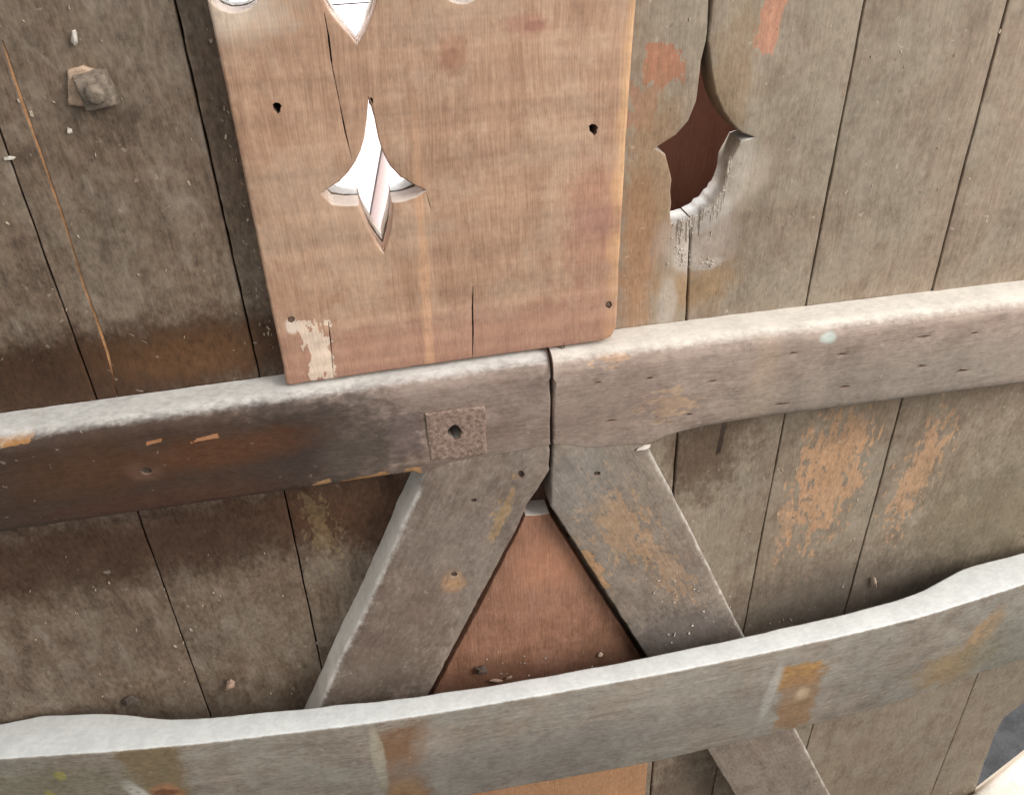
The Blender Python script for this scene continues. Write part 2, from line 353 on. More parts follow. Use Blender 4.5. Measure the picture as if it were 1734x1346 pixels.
M['rail_right'] = wood('rail_grey', (.205, .152, .125), (.30, .235, .20), (.285, .225, .192), .6, fib=.16, mott=.27, rough=.58, speck=.3, dust=(.58, .545, .50), dustlo=.52, dusthi=1.02,
    masks=[(1040, 610, .035, .022, .008, -8, ORANGE, .8, .6, 'flake'), (1130, 685, .035, .04, .024, 0, (.40, .27, .17), .6, .6, 'flake'), (1290, 650, .035, .012, .05, 4, (.33, .25, .19), .6, .8, 'stain_shade'),
           (1000, 690, .035, .06, .04, 0, (.21, .155, .13), .6, .9, 'stain_shade'), (1402, 572, .035, .007, .005, 0, (.45, .52, .49), .8, .7, 'stain_shade'), (1560, 640, .035, .14, .03, 0, (.215, .19, .16), .6, .9, 'stain_shade')])
M['brace_left'] = wood('brace_grey_left', (.175, .13, .105), (.245, .192, .16), (.25, .203, .174), .6, fib=.12, mott=.3, rough=.6, speck=.25, dust=(.70, .67, .63), dustlo=.02, dusthi=.45,
    masks=[(768, 985, .035, .010, .014, 0, (.40, .24, .13), .8, .7, 'stain_shade'), (850, 870, .035, .01, .05, 20, (.38, .25, .12), .6, .5, 'flake'), (800, 1090, .035, .010, .06, 30, (.40, .22, .09), .8, .5, 'flake'),
           (620, 1140, .035, .06, .05, 0, (.13, .10, .08), .8, .9, 'stain_shade'), (650, 1060, .035, .05, .06, 0, (.17, .12, .095), .6, .9, 'stain_shade'), (770, 930, .035, .03, .03, 0, (.25, .2, .17), .6, .9, 'stain_shade')])  # first dark blotch: contact shade above the bar, painted on
M['brace_right'] = wood('brace_grey_right', (.18, .14, .11), (.25, .20, .165), (.24, .20, .165), .6, fib=.14, mott=.32, rough=.62, speck=.35, dust=(.66, .65, .62), dustlo=.15, dusthi=.62,
    masks=[(1050, 890, .035, .038, .10, -30, (.37, .24, .145), .68, .5, 'flake'), (1130, 960, .035, .025, .10, -30, (.34, .225, .145), .6, .5, 'flake'), (1000, 960, .035, .012, .06, -28, (.42, .24, .12), .7, .5, 'flake'),
           (1150, 1075, .035, .07, .035, 0, (.12, .105, .10), .75, .9, 'stain_shade'), (985, 820, .035, .03, .04, 0, (.22, .205, .19), .6, .9, 'stain_shade')])  # first dark blotch: contact shade where the bar crosses, painted on
M['pointed'] = wood('pointed_board', (.235, .115, .074), (.33, .17, .112), (.31, .163, .112), .4, fib=.5, mott=.24, rough=.6, speck=.3, darkspeck=.25, dust=(.62, .56, .53), dustlo=.4, dusthi=.8,
    masks=[(840, 1140, .02, .05, .03, 0, (.17, .085, .052), .5, .9, 'stain_shade'), (1040, 1100, .02, .05, .04, 0, (.18, .095, .06), .5, .9, 'stain_shade'), (930, 960, .02, .03, .03, 0, (.42, .2, .12), .6, .9, 'stain_shade'), (1010, 1335, .02, .15, .09, 0, (.47, .26, .14), .9, .5, 'stain_shade')])  # first two: painted contact shade just above the bar
M['bar'] = wood('bent_bar_wood', (.20, .165, .135), (.29, .25, .21), (.25, .235, .205), .6, fib=.42, mott=.26, rough=.6, speck=.22, dust=(.58, .595, .595), dustlo=.5, dusthi=.9,
    masks=[(1343, 1118, .065, .022, .018, 0, (.34, .185, .06), .9, .6, 'rect'), (1338, 1160, .065, .021, .05, 3, (.25, .15, .08), .85, .6, 'rect'), (1345, 1150, .065, .008, .01, 0, (.5, .38, .25), .8, .8, 'stain_shade'),
           (685, 1275, .062, .022, .06, 2, (.20, .11, .06), .9, .6, 'rect'), (690, 1325, .062, .02, .035, 0, (.36, .19, .06), .7, .6, 'stain_shade'), (740, 1250, .062, .02, .04, 0, (.33, .29, .25), .6, .8, 'stain_shade'),
           (640, 1260, .062, .006, .05, 0, (.4, .37, .29), .7, .5, 'stain_shade'),
           (272, 1290, .045, .024, .06, 0, (.20, .145, .08), .85, .6, 'rect'), (288, 1320, .045, .016, .018, 0, (.42, .20, .10), .9, .6, 'stain_shade'), (240, 1322, .045, .008, .02, -20, (.62, .60, .57), .8, .7, 'stain_shade'), (285, 1316, .045, .013, .006, 0, (.12, .05, .03), .8, .7, 'stain_shade'),
           (106, 1298, .04, .005, .006, 0, (.55, .48, .08), .8, .6, 'stain_shade'), (88, 1334, .04, .004, .006, 0, (.55, .45, .08), .8, .6, 'stain_shade'), (60, 1330, .04, .09, .03, 0, (.20, .185, .12), .6, .9, 'stain_shade'),
           (1290, 1150, .065, .006, .05, 6, (.42, .40, .37), .6, .7, 'stain_shade'), (1655, 1055, .055, .018, .03, 20, (.38, .23, .11), .75, .8, 'stain_shade'), (1600, 1110, .055, .05, .03, 0, (.30, .21, .11), .75, .8, 'stain_shade'), (1700, 1080, .055, .05, .06, 0, (.2, .2, .17), .6, .9, 'stain_shade'),
           (900, 1260, .065, .15, .04, 0, (.19, .18, .165), .5, .9, 'stain_shade'), (1000, 1215, .065, .2, .02, 0, (.22, .2, .18), .5, .9, 'stain_shade')])
M['backing'] = wood('backing_board_wood', (.31, .13, .085), (.38, .17, .115), None, 0, fib=.2, mott=.12, speck=.05, darkspeck=.1)
M['bare'] = plain('bare_dark_wood', (.15, .092, .066), .8, .3, 120)
M['raw'] = plain('raw_orange_wood', (.40, .21, .10), .7, .3, 90)
M['rust'] = plain('rusty_iron', (.21, .135, .105), .85, .4, 260, bumps=1., col2=(.33, .235, .19))
M['tan_rust'] = plain('pale_crusted_iron', (.36, .26, .19), .85, .3, 120, bumps=.8)
M['iron'] = plain('dusty_iron', (.17, .135, .105), .75, .45, 220, bumps=1.)
M['crust'] = plain('chalky_plaster', (.50, .455, .41), .9, .2, 160, bumps=.9)
M['white'] = plain('white_paint', (.82, .81, .82), .6, .03, 10, bumps=.05)
M['pink'] = plain('pale_pink_grey_paint', (.52, .47, .48), .6, .04, 10, bumps=.05)
M['cream'] = wood('cream_planed_wood', (.60, .50, .38), (.72, .63, .51), None, 0, fib=.1, mott=.06, speck=.05, darkspeck=.05, dustamt=.6, dust=(.74, .73, .69))
M['ground'] = plain('dark_ground', (.040, .041, .044), .9, .35, 25)
M['chip'] = plain('wood_chip', (.36, .24, .18), .8, .3, 200)
M['soil'] = plain('dirt_crumb', (.08, .06, .05), .9, .4, 200)
M['fibre'] = plain('torn_fibre', (.40, .35, .30), .9, .35, 220)
M['fleck'] = plain('pale_fleck', (.40, .33, .26), .8, .3, 300)
M['straw'] = plain('straw', (.62, .48, .38), .7, .2, 200)
M['metal_grey'] = plain('grey_galvanised', (.42, .47, .48), .5, .2, 60, .3)

# ------------------------------------------------------------------ setting
def sheet(name, pts, mat, kind=None): 
    o = mesh(name, pts, [tuple(range(len(pts)))], mat, None, None, smooth=False)
    if kind: o['kind'] = kind
    return o
sheet('ground', [(-30, -30, -1.35), (30, -30, -1.35), (30, 30, -1.35), (-30, 30, -1.35)], M['ground'], 'structure')
bw = empty('white_wall', 'bright white boarded wall seen through the star cut-out', 'wall')
def box(name, x0, x1, y0, y1, z0, z1, mat, parent, bev=.002):
    V = [(x, y, z) for x in (x0, x1) for y in (y0, y1) for z in (z0, z1)]
    o = mesh(name, V, [(0, 1, 3, 2), (4, 6, 7, 5), (0, 4, 5, 1), (2, 3, 7, 6), (0, 2, 6, 4), (1, 5, 7, 3)], mat, parent, smooth=False)
    return o
# two leaves of the white boarding, the seam between them leaning
def wall_leaf(xa0, xa1, xb0, xb1, y, z0, z1, mat, nm):
    V = [(xa0, y, z0), (xb0, y, z0), (xb1, y, z1), (xa1, y, z1)]; V += [(a, y+.03, c) for a, b, c in V]
    return mesh(nm, V, [(0, 1, 2, 3), (7, 6, 5, 4), (0, 4, 5, 1), (1, 5, 6, 2), (2, 6, 7, 3), (3, 7, 4, 0)], mat, bw, smooth=False)
pz0 = P(600, 125, -.55)[2]
sA = P(640, 275, -.55); sB = P(618, 400, -.55)
kx = (sA[0]-sB[0])/(sA[2]-sB[2]); zb, zt = -.9, P(600, 8, -.55)[2]+.0
xs = lambda z: sB[0]+kx*(z-sB[2])
wall_leaf(-1.3, -1.3, xs(zb), xs(pz0), .55, zb, pz0-.002, M['white'], 'board')
wall_leaf(xs(zb)+.004, xs(pz0)+.004, 1.3, 1.3, .562, zb, pz0-.002, M['white'], 'board')
box('ledge_board', -1.3, 1.3, .548, .59, pz0, P(600, 9, -.548)[2], M['pink'], bw)
box('board', -1.3, 1.3, .552, .59, P(600, 9, -.548)[2]+.002, .9, M['white'], bw)

# ------------------------------------------------------------------ the plank panel
wallo = empty('plank_panel', 'weathered brown plank panel with rails, slanting braces and a star-pierced patch board', 'plank panel')
ZT, ZB = .46, -1.05
seams = {'A': [(0, 225), (235, 875), (352, 1200)], 'B': [(295, 0), (437, 625), (552, 1165)], 'C': [(1203, 0), (1163, 530)], 'D': [(1465, 0), (1365, 515), (1258, 1075)], 'E': [(1707, 0), (1578, 490), (1440, 1000), (1365, 1270)], 'F': [(1652, 1150), (1575, 1346)]}
def seamx(key, z):
    p = np.array(px2(seams[key])); p = p[np.argsort(p[:, 1])]
    if z < p[0, 1] or z > p[-1, 1]:
        a, b = (p[0], p[-1]); return a[0]+(b[0]-a[0])*(z-a[1])/(b[1]-a[1]) if len(p) > 1 else a[0]
    return float(np.interp(z, p[:, 1], p[:, 0]))
zs = [ZB, -.6, -.3, -.1, .06, .2, .3, ZT]
def seam(key, off=0.): 
    if isinstance(key, str): return [(seamx(key, z)+off, z) for z in zs]
    return [(key+off, z) for z in zs]
def plank(a, b, mat, seed, ga=.0007, gb=.0007, extra=None, d=0., **k):
    pts = seam(b, -gb)+seam(a, ga)[::-1] if extra is None else extra
    return slab('plank', pts, d, .021, M[mat], wallo, r=.0008, seed=seed, wob=.0003, **k)
def slit(pts, d, wpx=3.0):                 # narrow split following a photo polyline
    L = []; R = []
    for i, (x, y) in enumerate(pts):
        w_ = wpx*(.15 if i in (0, len(pts)-1) else .5)*(1+.4*random.uniform(-1, 1)); L.append((x-w_, y)); R.append((x+w_, y+.5))
    return px2(L+R[::-1], d)
xA = seam('A')
# left of A
slab('plank', [(x-.0006, z) for x, z in xA]+[(-.505, ZT), (-.51, ZB)], 0.0, .021, M['plank_left'], wallo, r=.001, seed=1)
slab('plank', [(-.5070, ZT), (-.512, ZB), (-.61, ZB), (-.605, ZT)], -.0005, .021, M['plank_left'], wallo, r=.0012, seed=2)
slab('plank', [(-.607, ZT), (-.612, ZB), (-.70, ZB), (-.695, ZT)], 0.0005, .021, M['plank_left'], wallo, r=.0012, seed=2.5)
# A-B carries the long split that shows raw wood
split = [(3, 70), (22, 128), (40, 182), (58, 232), (76, 283), (100, 352), (124, 425), (142, 485), (160, 532), (182, 598), (201, 680)]
random.seed(11); hole_split = slit(split, 0, 4.5)
plank('A', 'B', 'plank_left', 3, holes=[hole_split], hstep=.004, d=0.0)
sl = px2([(x-6, y) for x, y in split]+[(x+6, y) for x, y in split[::-1]])
slab('split_wood', sl, -.0012, .004, M['raw'], wallo, r=.0003, step=.003, grid=.004, wob=.0006, seed=5, bump=.0012)
# boards behind the patch: broken off behind it, pierced by the old cut-outs
star = [(624, 166), (634, 200), (640, 232), (648, 258), (660, 281), (678, 300), (700, 313), (721, 323), (706, 333), (685, 340), (664, 343), (664, 365), (660, 392), (651, 430), (641, 417), (628, 398), (616, 372), (608, 348), (585, 349), (562, 346), (545, 328), (558, 319), (575, 308), (590, 292), (602, 275), (611, 255), (617, 235), (621, 205)]
starb = [(x+(x-632)*.01+1.5*math.sin(y*.3), y-2+1.5*math.sin(x*.23)) for x, y in star]
vcut = [(543, -6), (560, 22), (583, 50), (605, 76), (618, 55), (630, 25), (640, -8), (652, -60), (640, -130), (592, -185), (545, -130), (530, -60)]
lob = lambda cx, cy, r, n=18: [(cx+r*math.cos(2*math.pi*i/n), cy+r*math.sin(2*math.pi*i/n)*.95) for i in range(n)]
lobL = lob(397, -26, 48); lobR = lob(783, -30, 40)
midx = .5*(seamx('B', .3)+seamx('C', .3))
sc_ = lambda h, s: h
hb = [px2(starb, .021-.001)]
mid1, mid2 = XZ(492, 150)[0], .046
xl = -.078
upB = [(seamx('B', z)+.0007, z) for z in (.004, .1, .2, .3, ZT)]; loB = [(seamx('B', z)+.0007, z) for z in (ZB, -.6, -.3, -.1, .002)]
slab('plank', upB+[(mid1, ZT), (mid1, .004)], 0., .019, M['plank_left'], wallo, r=.0008, seed=6, holes=[px2(lobL, .02)])
slab('plank', [(mid1+.002, .004), (mid2, .004), (mid2, ZT), (mid1+.002, ZT)], 0., .019, M['plank_left'], wallo, r=.0008, seed=7, holes=[px2(starb, .02), px2(vcut, .02), px2(lobR, .02)])
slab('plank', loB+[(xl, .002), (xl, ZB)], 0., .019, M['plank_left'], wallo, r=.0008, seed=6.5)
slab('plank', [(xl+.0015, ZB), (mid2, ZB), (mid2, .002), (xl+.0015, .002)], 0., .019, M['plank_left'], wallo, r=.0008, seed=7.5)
# star on the right, shared by the two boards either side of seam C
cl = [(1197, 70), (1188, 105), (1184, 140), (1180, 172), (1166, 205), (1145, 230), (1111, 252), (1127, 262), (1133, 285), (1138, 305), (1136, 325), (1138, 345), (1135, 362), (1137, 379), (1152, 376), (1169, 371)]
random.seed(5)
cr = [(1171, 369)]
for k_ in range(1, 17):
    f_ = k_/17; bx = np.interp(f_, [0, .3, .55, .75, 1], [1171, 1200, 1222, 1233, 1242]); by = np.interp(f_, [0, .3, .55, .75, 1], [369, 350, 326, 298, 250])
    cr.append((bx+random.uniform(-1.6, 1.6), by+random.uniform(-3, 2)))
cr += [(1255, 238), (1277, 233), (1256, 226), (1240, 211), (1224, 190), (1211, 160), (1204, 120), (1199, 70)]
zc = [XZ(*p)[1] for p in (cl[0], cl[-1])]
s_c = [(seamx('C', z), z) for z in zs]
hi = [(x, z) for x, z in s_c if z > zc[0]+.004]; low = [(x, z) for x, z in s_c if z < zc[1]-.004]
left_edge = [(x-.0008, z) for x, z in low]+px2(cl)[::-1]+[(x-.0012, z) for x, z in hi]        # bottom to top
slab('plank', left_edge+[(mid2+.002, ZT), (mid2+.002, ZB)], 0.0, .021, M['plank_right'], wallo, r=.0015, seed=8, wob=.0005)
right_edge = [(x+.0008, z) for x, z in low]+px2(cr)+[(x+.0016, z) for x, z in hi]
slab('plank', right_edge+seam('D', -.0007)[::-1], 0.0005, .021, M['plank_right'], wallo, r=.0015, seed=9, wob=.0004, step=.004)
plank('D', 'E', 'plank_right', 10, d=0.0)
plank('E', 'F', 'plank_right', 11, d=0.0006)
endp = seam('F', .0007)[::-1][:0]+[(x, z) for x, z in seam('F', .0007)][::-1]+[XZ(1628, 1420), XZ(1650, 1346), XZ(1667, 1293), XZ(1682, 1252), XZ(1700, 1215), XZ(1734, 1190), XZ(1800, 1165), (.80, -.5), (.80, ZT)]
slab('plank', endp, 0.0, .021, M['plank_right'], wallo, r=.002, seed=12)
# backing, seen through the right-hand star; elsewhere unseen, added to block light leaks
slab('backing_board', [(mid2+.004, ZB), (.42, ZB), (.42, ZT), (mid2+.004, ZT)], -.075, .018, M['backing'], wallo, seed=20, grid=.05, step=.03)
slab('backing_board', [(.424, ZB), (.585, ZB), (.605, -.72), (.625, -.45), (.80, -.3), (.80, ZT), (.424, ZT)], -.030, .018, M['backing'], wallo, seed=21, grid=.05, step=.03)
slab('backing_board', [(-.67, ZB), (seamx('B', 0)+.012, ZB), (seamx('B', 0)+.012, ZT), (-.67, ZT)], -.0235, .018, M['backing'], wallo, seed=22, grid=.05, step=.03)
slab('backing_board', [(seamx('B', 0)+.014, ZB), (mid2+.003, ZB), (mid2+.003, .03), (seamx('B', 0)+.014, .03)], -.0235, .018, M['backing'], wallo, seed=23, grid=.05, step=.03)
box('side_batten', mid2-.02, mid2+.0035, .022, .075, .0, ZT, M['backing'], wallo)

# patch board with the cut-outs
D1 = .020
patch = px2([(350, 0), (387, 170), (420, 330), (452, 490), (480, 622), (484, 650), (492, 653)], D1)+px2([(700, 622), (1020, 578), (1036, 572), (1044, 556), (1046, 520), (1050, 420), (1062, 220), (1078, 0)], D1)
tl = XZ(350, 0, D1); tr = XZ(1078, 0, D1)
patch = patch+[(tr[0]+.004, .455), (tl[0]+.002, .455)]
def nhole(x, y, r, d, el=1.2, n=13): 
    return px2([(x+r*math.cos(6.283*i/n)*random.uniform(.88, 1.1), y+r*el*math.sin(6.283*i/n)*random.uniform(.88, 1.1)) for i in range(n)], d)
random.seed(4)
def pit(x, y, r, d): return px2([(x+r*a, y+r*b) for a, b in ((-1., -.7), (-.3, -1.1), (.5, -.9), (1., -.3), (.7, .3), (.75, .9), (.2, 1.5), (-.25, .9), (-.8, .5))], d)
ph = [px2(star, D1), px2(vcut, D1), px2(lob(397, -26, 50), D1), px2(lob(783, -30, 38), D1), pit(469, 182, 7.5, D1), pit(1005, 219, 7.5, D1), nhole(493, 541, 6, D1, .8), nhole(1031, 516, 5, D1), nhole(628, 172, 3.2, D1, 2),
      slit([(549, 22), (556, 60), (562, 110), (573, 165), (585, 225), (596, 270)], D1, 1.5), slit([(801, 485), (800, 520), (801, 560), (800, 607)], D1, 1.7), slit([(722, 326), (727, 345), (731, 358)], D1, 1.5), slit([(556, 545), (560, 580), (565, 638)], D1, 1.5), slit([(955, 580), (955, 586), (955, 590)], D1, 2)]
pb = slab('patch_board', patch, D1, .0185, M['patch'], wallo, r=.0022, holes=ph, rh=.0012, seed=30, grid=.008, step=.004, bump=.0006, wob=.0003)
pb['label'] = 'pale brown patch board with star cut-out'

# rails (butt joint at 935 px), braces
DR = .035; rt, rb = .0505, -.0345
def rr(x, z, nx, nz_):
    if z > rt-.006 or nz_ > .8: return .0135
    if nz_ < -.6: return .006
    return .0022
jx = [XZ(935, 590, DR)[0], XZ(936, 740, DR)[0]]
# left rail and the head of the left brace
railL = [(-.62, rt-.003), (-.62, rb+.002), XZ(0, 905, DR), XZ(360, 853, DR), XZ(722, 800, DR), XZ(760, 783, DR), XZ(850, 768, DR), XZ(932, 753, DR), XZ(933, 680, DR), XZ(931, 640, DR), XZ(932, 606, DR)]
railL = railL+[(jx[0]-.002, rt+.001), (-.2, rt-.001), (-.36, rt-.002)]
random.seed(9)
rlh = [nhole(248, 798, 10, DR, .6), nhole(771, 732, 14, DR, 1.0, 16)]
def r_left(x, z, nx, nz_):
    if nz_ < -.6 and x > -.085: return .0006
    return rr(x, z, nx, nz_)
jskip = lambda x, z: abs(x-jx[0]) < .006 and rt-.016 < z < rt-.0008
r_left.skip = jskip
rl = slab('rail', railL, DR, DR-.0005, M['rail_left'], wallo, r=r_left, grain=(1, 0), seed=40, holes=rlh, grid=.008, step=.005, bump=.0006, wob=.0003)
railR = [XZ(937.5, 606, DR), XZ(938, 660, DR), XZ(936.5, 700, DR), XZ(937, 752, DR), XZ(1000, 757, DR), XZ(1094, 752, DR), XZ(1110, 746, DR), XZ(1150, 735, DR), XZ(1190, 727, DR), XZ(1260, 718, DR), XZ(1734, 655, DR), (.80, -.040), (.80, rt-.006), (.43, rt-.003), (.2, rt), (jx[0]+.0022, rt+.001)]
def r_right(x, z, nx, nz_):
    if nz_ < -.6: return .0006 if x < .112 else min(.010, .002+(x-.112)*.1)
    return rr(x, z, nx, nz_)
random.seed(77)
hs = lambda x, y, L, w=1.3, sl=-.14: px2([(x-L, y-sl*L), (x-L*.3, y-w+random.uniform(-1, 1)), (x+L*.4, y-w*.8+sl*L*.4), (x+L, y+sl*L), (x+L*.2, y+w*.6)], DR)
nicks = [hs(*q) for q in ((1205, 645, 10), (1428, 600, 12), (1344, 598, 9), (1565, 570, 14), (1562, 620, 10), (1430, 655, 11), (1325, 684, 15), (1650, 564, 9), (1630, 628, 12), (1035, 712, 11), (1100, 640, 7), (1012, 648, 7), (1168, 702, 7))]
r_right.skip = jskip
rg = slab('rail', railR, DR, DR-.0005, M['rail_right'], wallo, r=r_right, grain=(1, 0), seed=41, grid=.008, step=.005, bump=.0006, wob=.0003, holes=nicks)
def br_r(x, z, nx, nz_):
    if nz_ > .9 or (z > -.046 and nz_ > .4): return .0003
    return .0045 if nz_ > .15 else .0018
bl_l = [(724, 794), (706, 838), (684, 884), (650, 962), (618, 1032), (570, 1128), (545, 1186)]
bl_r = [(931, 746), (931, 797), (912, 830), (893, 856), (880, 888), (878, 893), (806, 1025), (729, 1172)]
braceL = px2(bl_l, DR); e = np.array(braceL[-1])-np.array(braceL[-3]); e /= np.linalg.norm(e); braceL.append(tuple(np.array(braceL[-1])+e*.42))
rgt = px2(bl_r, DR); rgt.append(tuple(np.array(rgt[-1])+(np.array(rgt[-1])-np.array(rgt[-3]))/np.linalg.norm(np.array(rgt[-1])-np.array(rgt[-3]))*.42))
braceL = [XZ(930, 746, DR), XZ(850, 761, DR), XZ(762, 776, DR)]+braceL+rgt[::-1][:-1]
gl = np.array(rgt[-1])-np.array(rgt[4])
random.seed(15)
slab('brace', braceL, DR-.0007, DR-.0015, M['brace_left'], wallo, r=br_r, grain=tuple(-gl), seed=42, grid=.008, step=.005, holes=[nhole(883, 803, 5, DR, 1.2), nhole(802, 848, 4.5, DR, .7), nhole(769, 974, 5, DR, .8)], bump=.001, wob=.0007)
br_l = [(937, 746), (934, 800), (933, 858), (1010, 978), (1094, 1110), (1195, 1265), (1245, 1346), (1290, 1420)]
br_r2 = [(1092, 746), (1096, 753), (1152, 862), (1205, 968), (1258, 1075), (1345, 1230), (1405, 1346), (1445, 1420)]
braceR = px2(br_l, DR)+px2(br_r2, DR)[::-1]+[XZ(1000, 750, DR)]
gr = np.array(XZ(1405, 1346, DR))-np.array(XZ(1152, 862, DR))
slab('brace', braceR, DR-.0006, DR-.0014, M['brace_right'], wallo, r=br_r, grain=tuple(-gr), seed=43, grid=.008, step=.005, holes=[nhole(1011, 803, 5.5, DR, .7)], bump=.0012, wob=.0007)
# pointed infill board
pt = px2([(890, 873), (930, 870), (1008, 993), (1088, 1115), (1108, 1143)], .02)
pe = XZ(1096, 1310, .02)
ptl = px2([(892, 876), (810, 1032), (734, 1174)], .02)
point_b = pt+[(pe[0]-.002, -.45), (pe[0], -.56), (pe[0]+.002, -1.0), (ptl[-1][0]-.025, -1.0), (ptl[-1][0]-.025, ptl[-1][1]-.06)]+ptl[::-1][:-1]
slab('pointed_board', point_b, .02, .0195, M['pointed'], wallo, r=.0012, seed=44, grid=.008, step=.005, bump=.0006)['label'] = 'reddish brown pointed board between the braces'

# rusted plate let into the rail, with an open bolt hole
random.seed(2)
plate = [(721, 702), (770, 694), (822, 688), (822, 730), (826, 768), (780, 775), (729, 780), (725, 740)]
pl = slab('iron_plate', px2(plate, DR+.001), DR+.0013, .003, M['rust'], wallo, r=.0008, grain=(1, 0), seed=50, holes=[nhole(770, 731, 12.5, DR, 1.0, 16)], grid=.004, step=.004, bump=.0008, wob=.0007)
pl['label'] = 'rusty square iron plate with a bolt hole'
# crusted washer plate with a square bolt end on the left plank
wp = [(112, 118), (140, 114), (168, 126), (176, 150), (172, 176), (140, 181), (117, 178)]
slab('washer_plate', px2(wp, .003), .004, .004, M['tan_rust'], wallo, r=.0015, seed=51, grid=.003, step=.003, bump=.001, wob=.0012)
c3 = P(163, 152, .004); secs = []
for k in range(9):
    d = [.000, .003, .006, .008, .0092, .0096, .0120, .0132, .0137][k]; s = [1.1, 1.04, 1.0, .94, .82, .60, .56, .46, .2][k]
    loop = []
    for i in range(16):
        a = 2*math.pi*i/16+.5; q = .0095*s/(max(abs(math.cos(a-.5+.35)), abs(math.sin(a-.5+.35)))**(1. if k < 5 else 0))*(1+.10*nz(math.cos(a), math.sin(a), k*.3, 2))
        loop.append((c3[0]+q*math.cos(a)+d*.12, -.003-d, c3[2]+q*math.sin(a)-d*.06))
    secs.append(loop)
loft('bolt_end', secs, M['iron'], wallo, org=tuple(c3), sharp=48)

# ------------------------------------------------------------------ the bowed bar
ZBAR = -.276
back = np.array([HZ(*p, ZBAR)[:2] for p in [(-60, 1217), (0, 1214), (120, 1207), (200, 1205), (232, 1210), (262, 1216), (340, 1214), (540, 1195), (700, 1178), (850, 1156), (1050, 1120), (1258, 1077), (1400, 1045), (1500, 1020), (1560, 1000), (1605, 975), (1640, 957), (1680, 948), (1734, 934), (1800, 920)]])
front = np.array([HZ(*p, ZBAR)[:2] for p in [(-60, 1291), (0, 1285), (200, 1272), (350, 1258), (620, 1226), (800, 1198), (960, 1170), (1130, 1140), (1300, 1105), (1450, 1072), (1560, 1045), (1640, 1020), (1734, 990), (1800, 970)]])
bsm = lambda arr, x: float(np.mean([np.interp(x+k*.006, arr[:, 0], arr[:, 1]) for k in (-2, -1, 0, 1, 2)]))
random.seed(21)
secs = []
for i in range(300):
    x = -.60+1.30*i/299
    yb = min(bsm(back, x), -.0035); yf = bsm(front, x)
    if x < front[0, 0]: yf = front[0, 1]+(front[0, 0]-x)*.10
    hgt = .142+.004*nz(x, 1, 0, 5)
    zt = ZBAR+.0004*nz(x, 2, 0, 22)+.0003*nz(x, 9, 0, 120)
    yb += .0010*nz(x, 4, 0, 30); yf += .0003*nz(x, 6, 0, 40)+.0003*nz(x, 7, 0, 160)
    loop = rrect(yf, yb, zt-hgt, zt, .0028, 3)
    # extra points keep the faces gently uneven
    secs.append([(x, y, z) for y, z in loop])
bar = loft('bent_bar', secs, M['bar'], None, org=(0, -.06, ZBAR-.07))
tag(bar, 'long grey bowed wooden bar with white dusty top edge, crossing in front of the braces', 'bar')

# ------------------------------------------------------------------ bottom right corner: pale beam, grey metal
pc = empty('pale_beam', 'cream planed wooden beam in the bottom right corner', 'beam')
a0 = Vector(P(1662, 1385, .03)); a1 = Vector(P(1840, 1245, -.02)); ax = (a1-a0).normalized()
upv = Vector((0, -.35, .94)); sd = ax.cross(upv).normalized(); upv = sd.cross(ax).normalized()
def beam(nm, off, hw, hh, r, par):
    secs = []
    for i in range(-6, 30):
        s = .02*i; end = 1 if i > -4 else [.35, .75, .93][i+6]
        secs.append([tuple(a0+ax*s+sd*(y*end+off[0])+upv*(z*end+off[1])) for y, z in rrect(-hw, hw, -hh, hh, r, 4)])
    return loft(nm, secs, M['cream'], par, org=tuple(a0), rot=Matrix((tuple(ax)+(0,), tuple(sd)+(0,), tuple(upv)+(0,), (0, 0, 0, 1))).transposed())
beam('upper_strip', (0, 0), .03, .022, .012, pc); beam('lower_strip', (.004, -.047), .03, .022, .008, pc)

# ------------------------------------------------------------------ crumbs and chips
def lump(name, px, py, d, size, mat, seed, label, cat, stretch=(1, 1, 1), rot=0., parent=None, group=None, onz=None):
    p = Vector(P(px, py, d)) if onz is None else Vector(HZ(px, py, onz))
    V = []; Fc = []; nu, nv = 9, 6
    for j in range(nv+1):
        th = math.pi*j/nv
        for i in range(nu):
            ph_ = 2*math.pi*i/nu; q = Vector((math.sin(th)*math.cos(ph_), math.sin(th)*math.sin(ph_), math.cos(th)))
            k = size*(1+.55*noise.noise(q*1.3+Vector((seed, 0, 0)))+.25*noise.noise(q*3+Vector((0, seed, 0))))
            q = Vector((q.x*stretch[0], q.y*stretch[1], q.z*stretch[2]))*k
            q.rotate(Matrix.Rotation(rot, 3, 'Y')); V.append(tuple(q))
    for j in range(nv):
        for i in range(nu): Fc.append((j*nu+i, (j+1)*nu+i, (j+1)*nu+(i+1) % nu, j*nu+(i+1) % nu))
    o = mesh(name, V, Fc, mat, parent, Matrix.Translation(p), 40)
    if label: tag(o, label, cat, group)
    return o
lump('wood_chip', 390, 1158, .006, .0055, M['chip'], 1, 'small reddish wood chip stuck on the lower left planks', 'wood chip', (.7, .55, 1.1), .3)
lump('wood_sliver', 1481, 984, .004, .0045, M['straw'], 2, 'thin pale wood sliver standing on the lower right planks', 'sliver', (.35, .4, 2.1), -.35)
lump('dirt_clump', 816, 1134, .024, .0055, M['soil'], 3, 'dark crumpled dirt clump at the foot of the reddish pointed board', 'dirt', (1.1, .5, .9), .2)
lump('bark_flake', 840, 1152, .023, .0038, M['chip'], 4, 'pale curled flake just above the bar on the reddish board', 'flake', (1.9, .4, .5), .35)
lump('bark_flake', 862, 1147, .023, .003, M['chip'], 5, 'small flake at the right end of the curled flake above the bar', 'flake', (1.2, .4, .6), -.3)
lump('cobweb_crumb', 1017, 1108, .022, .0026, M['straw'], 6, 'small pale crumb low on the right of the reddish board', 'crumb', (1., .4, 1.2), .3)
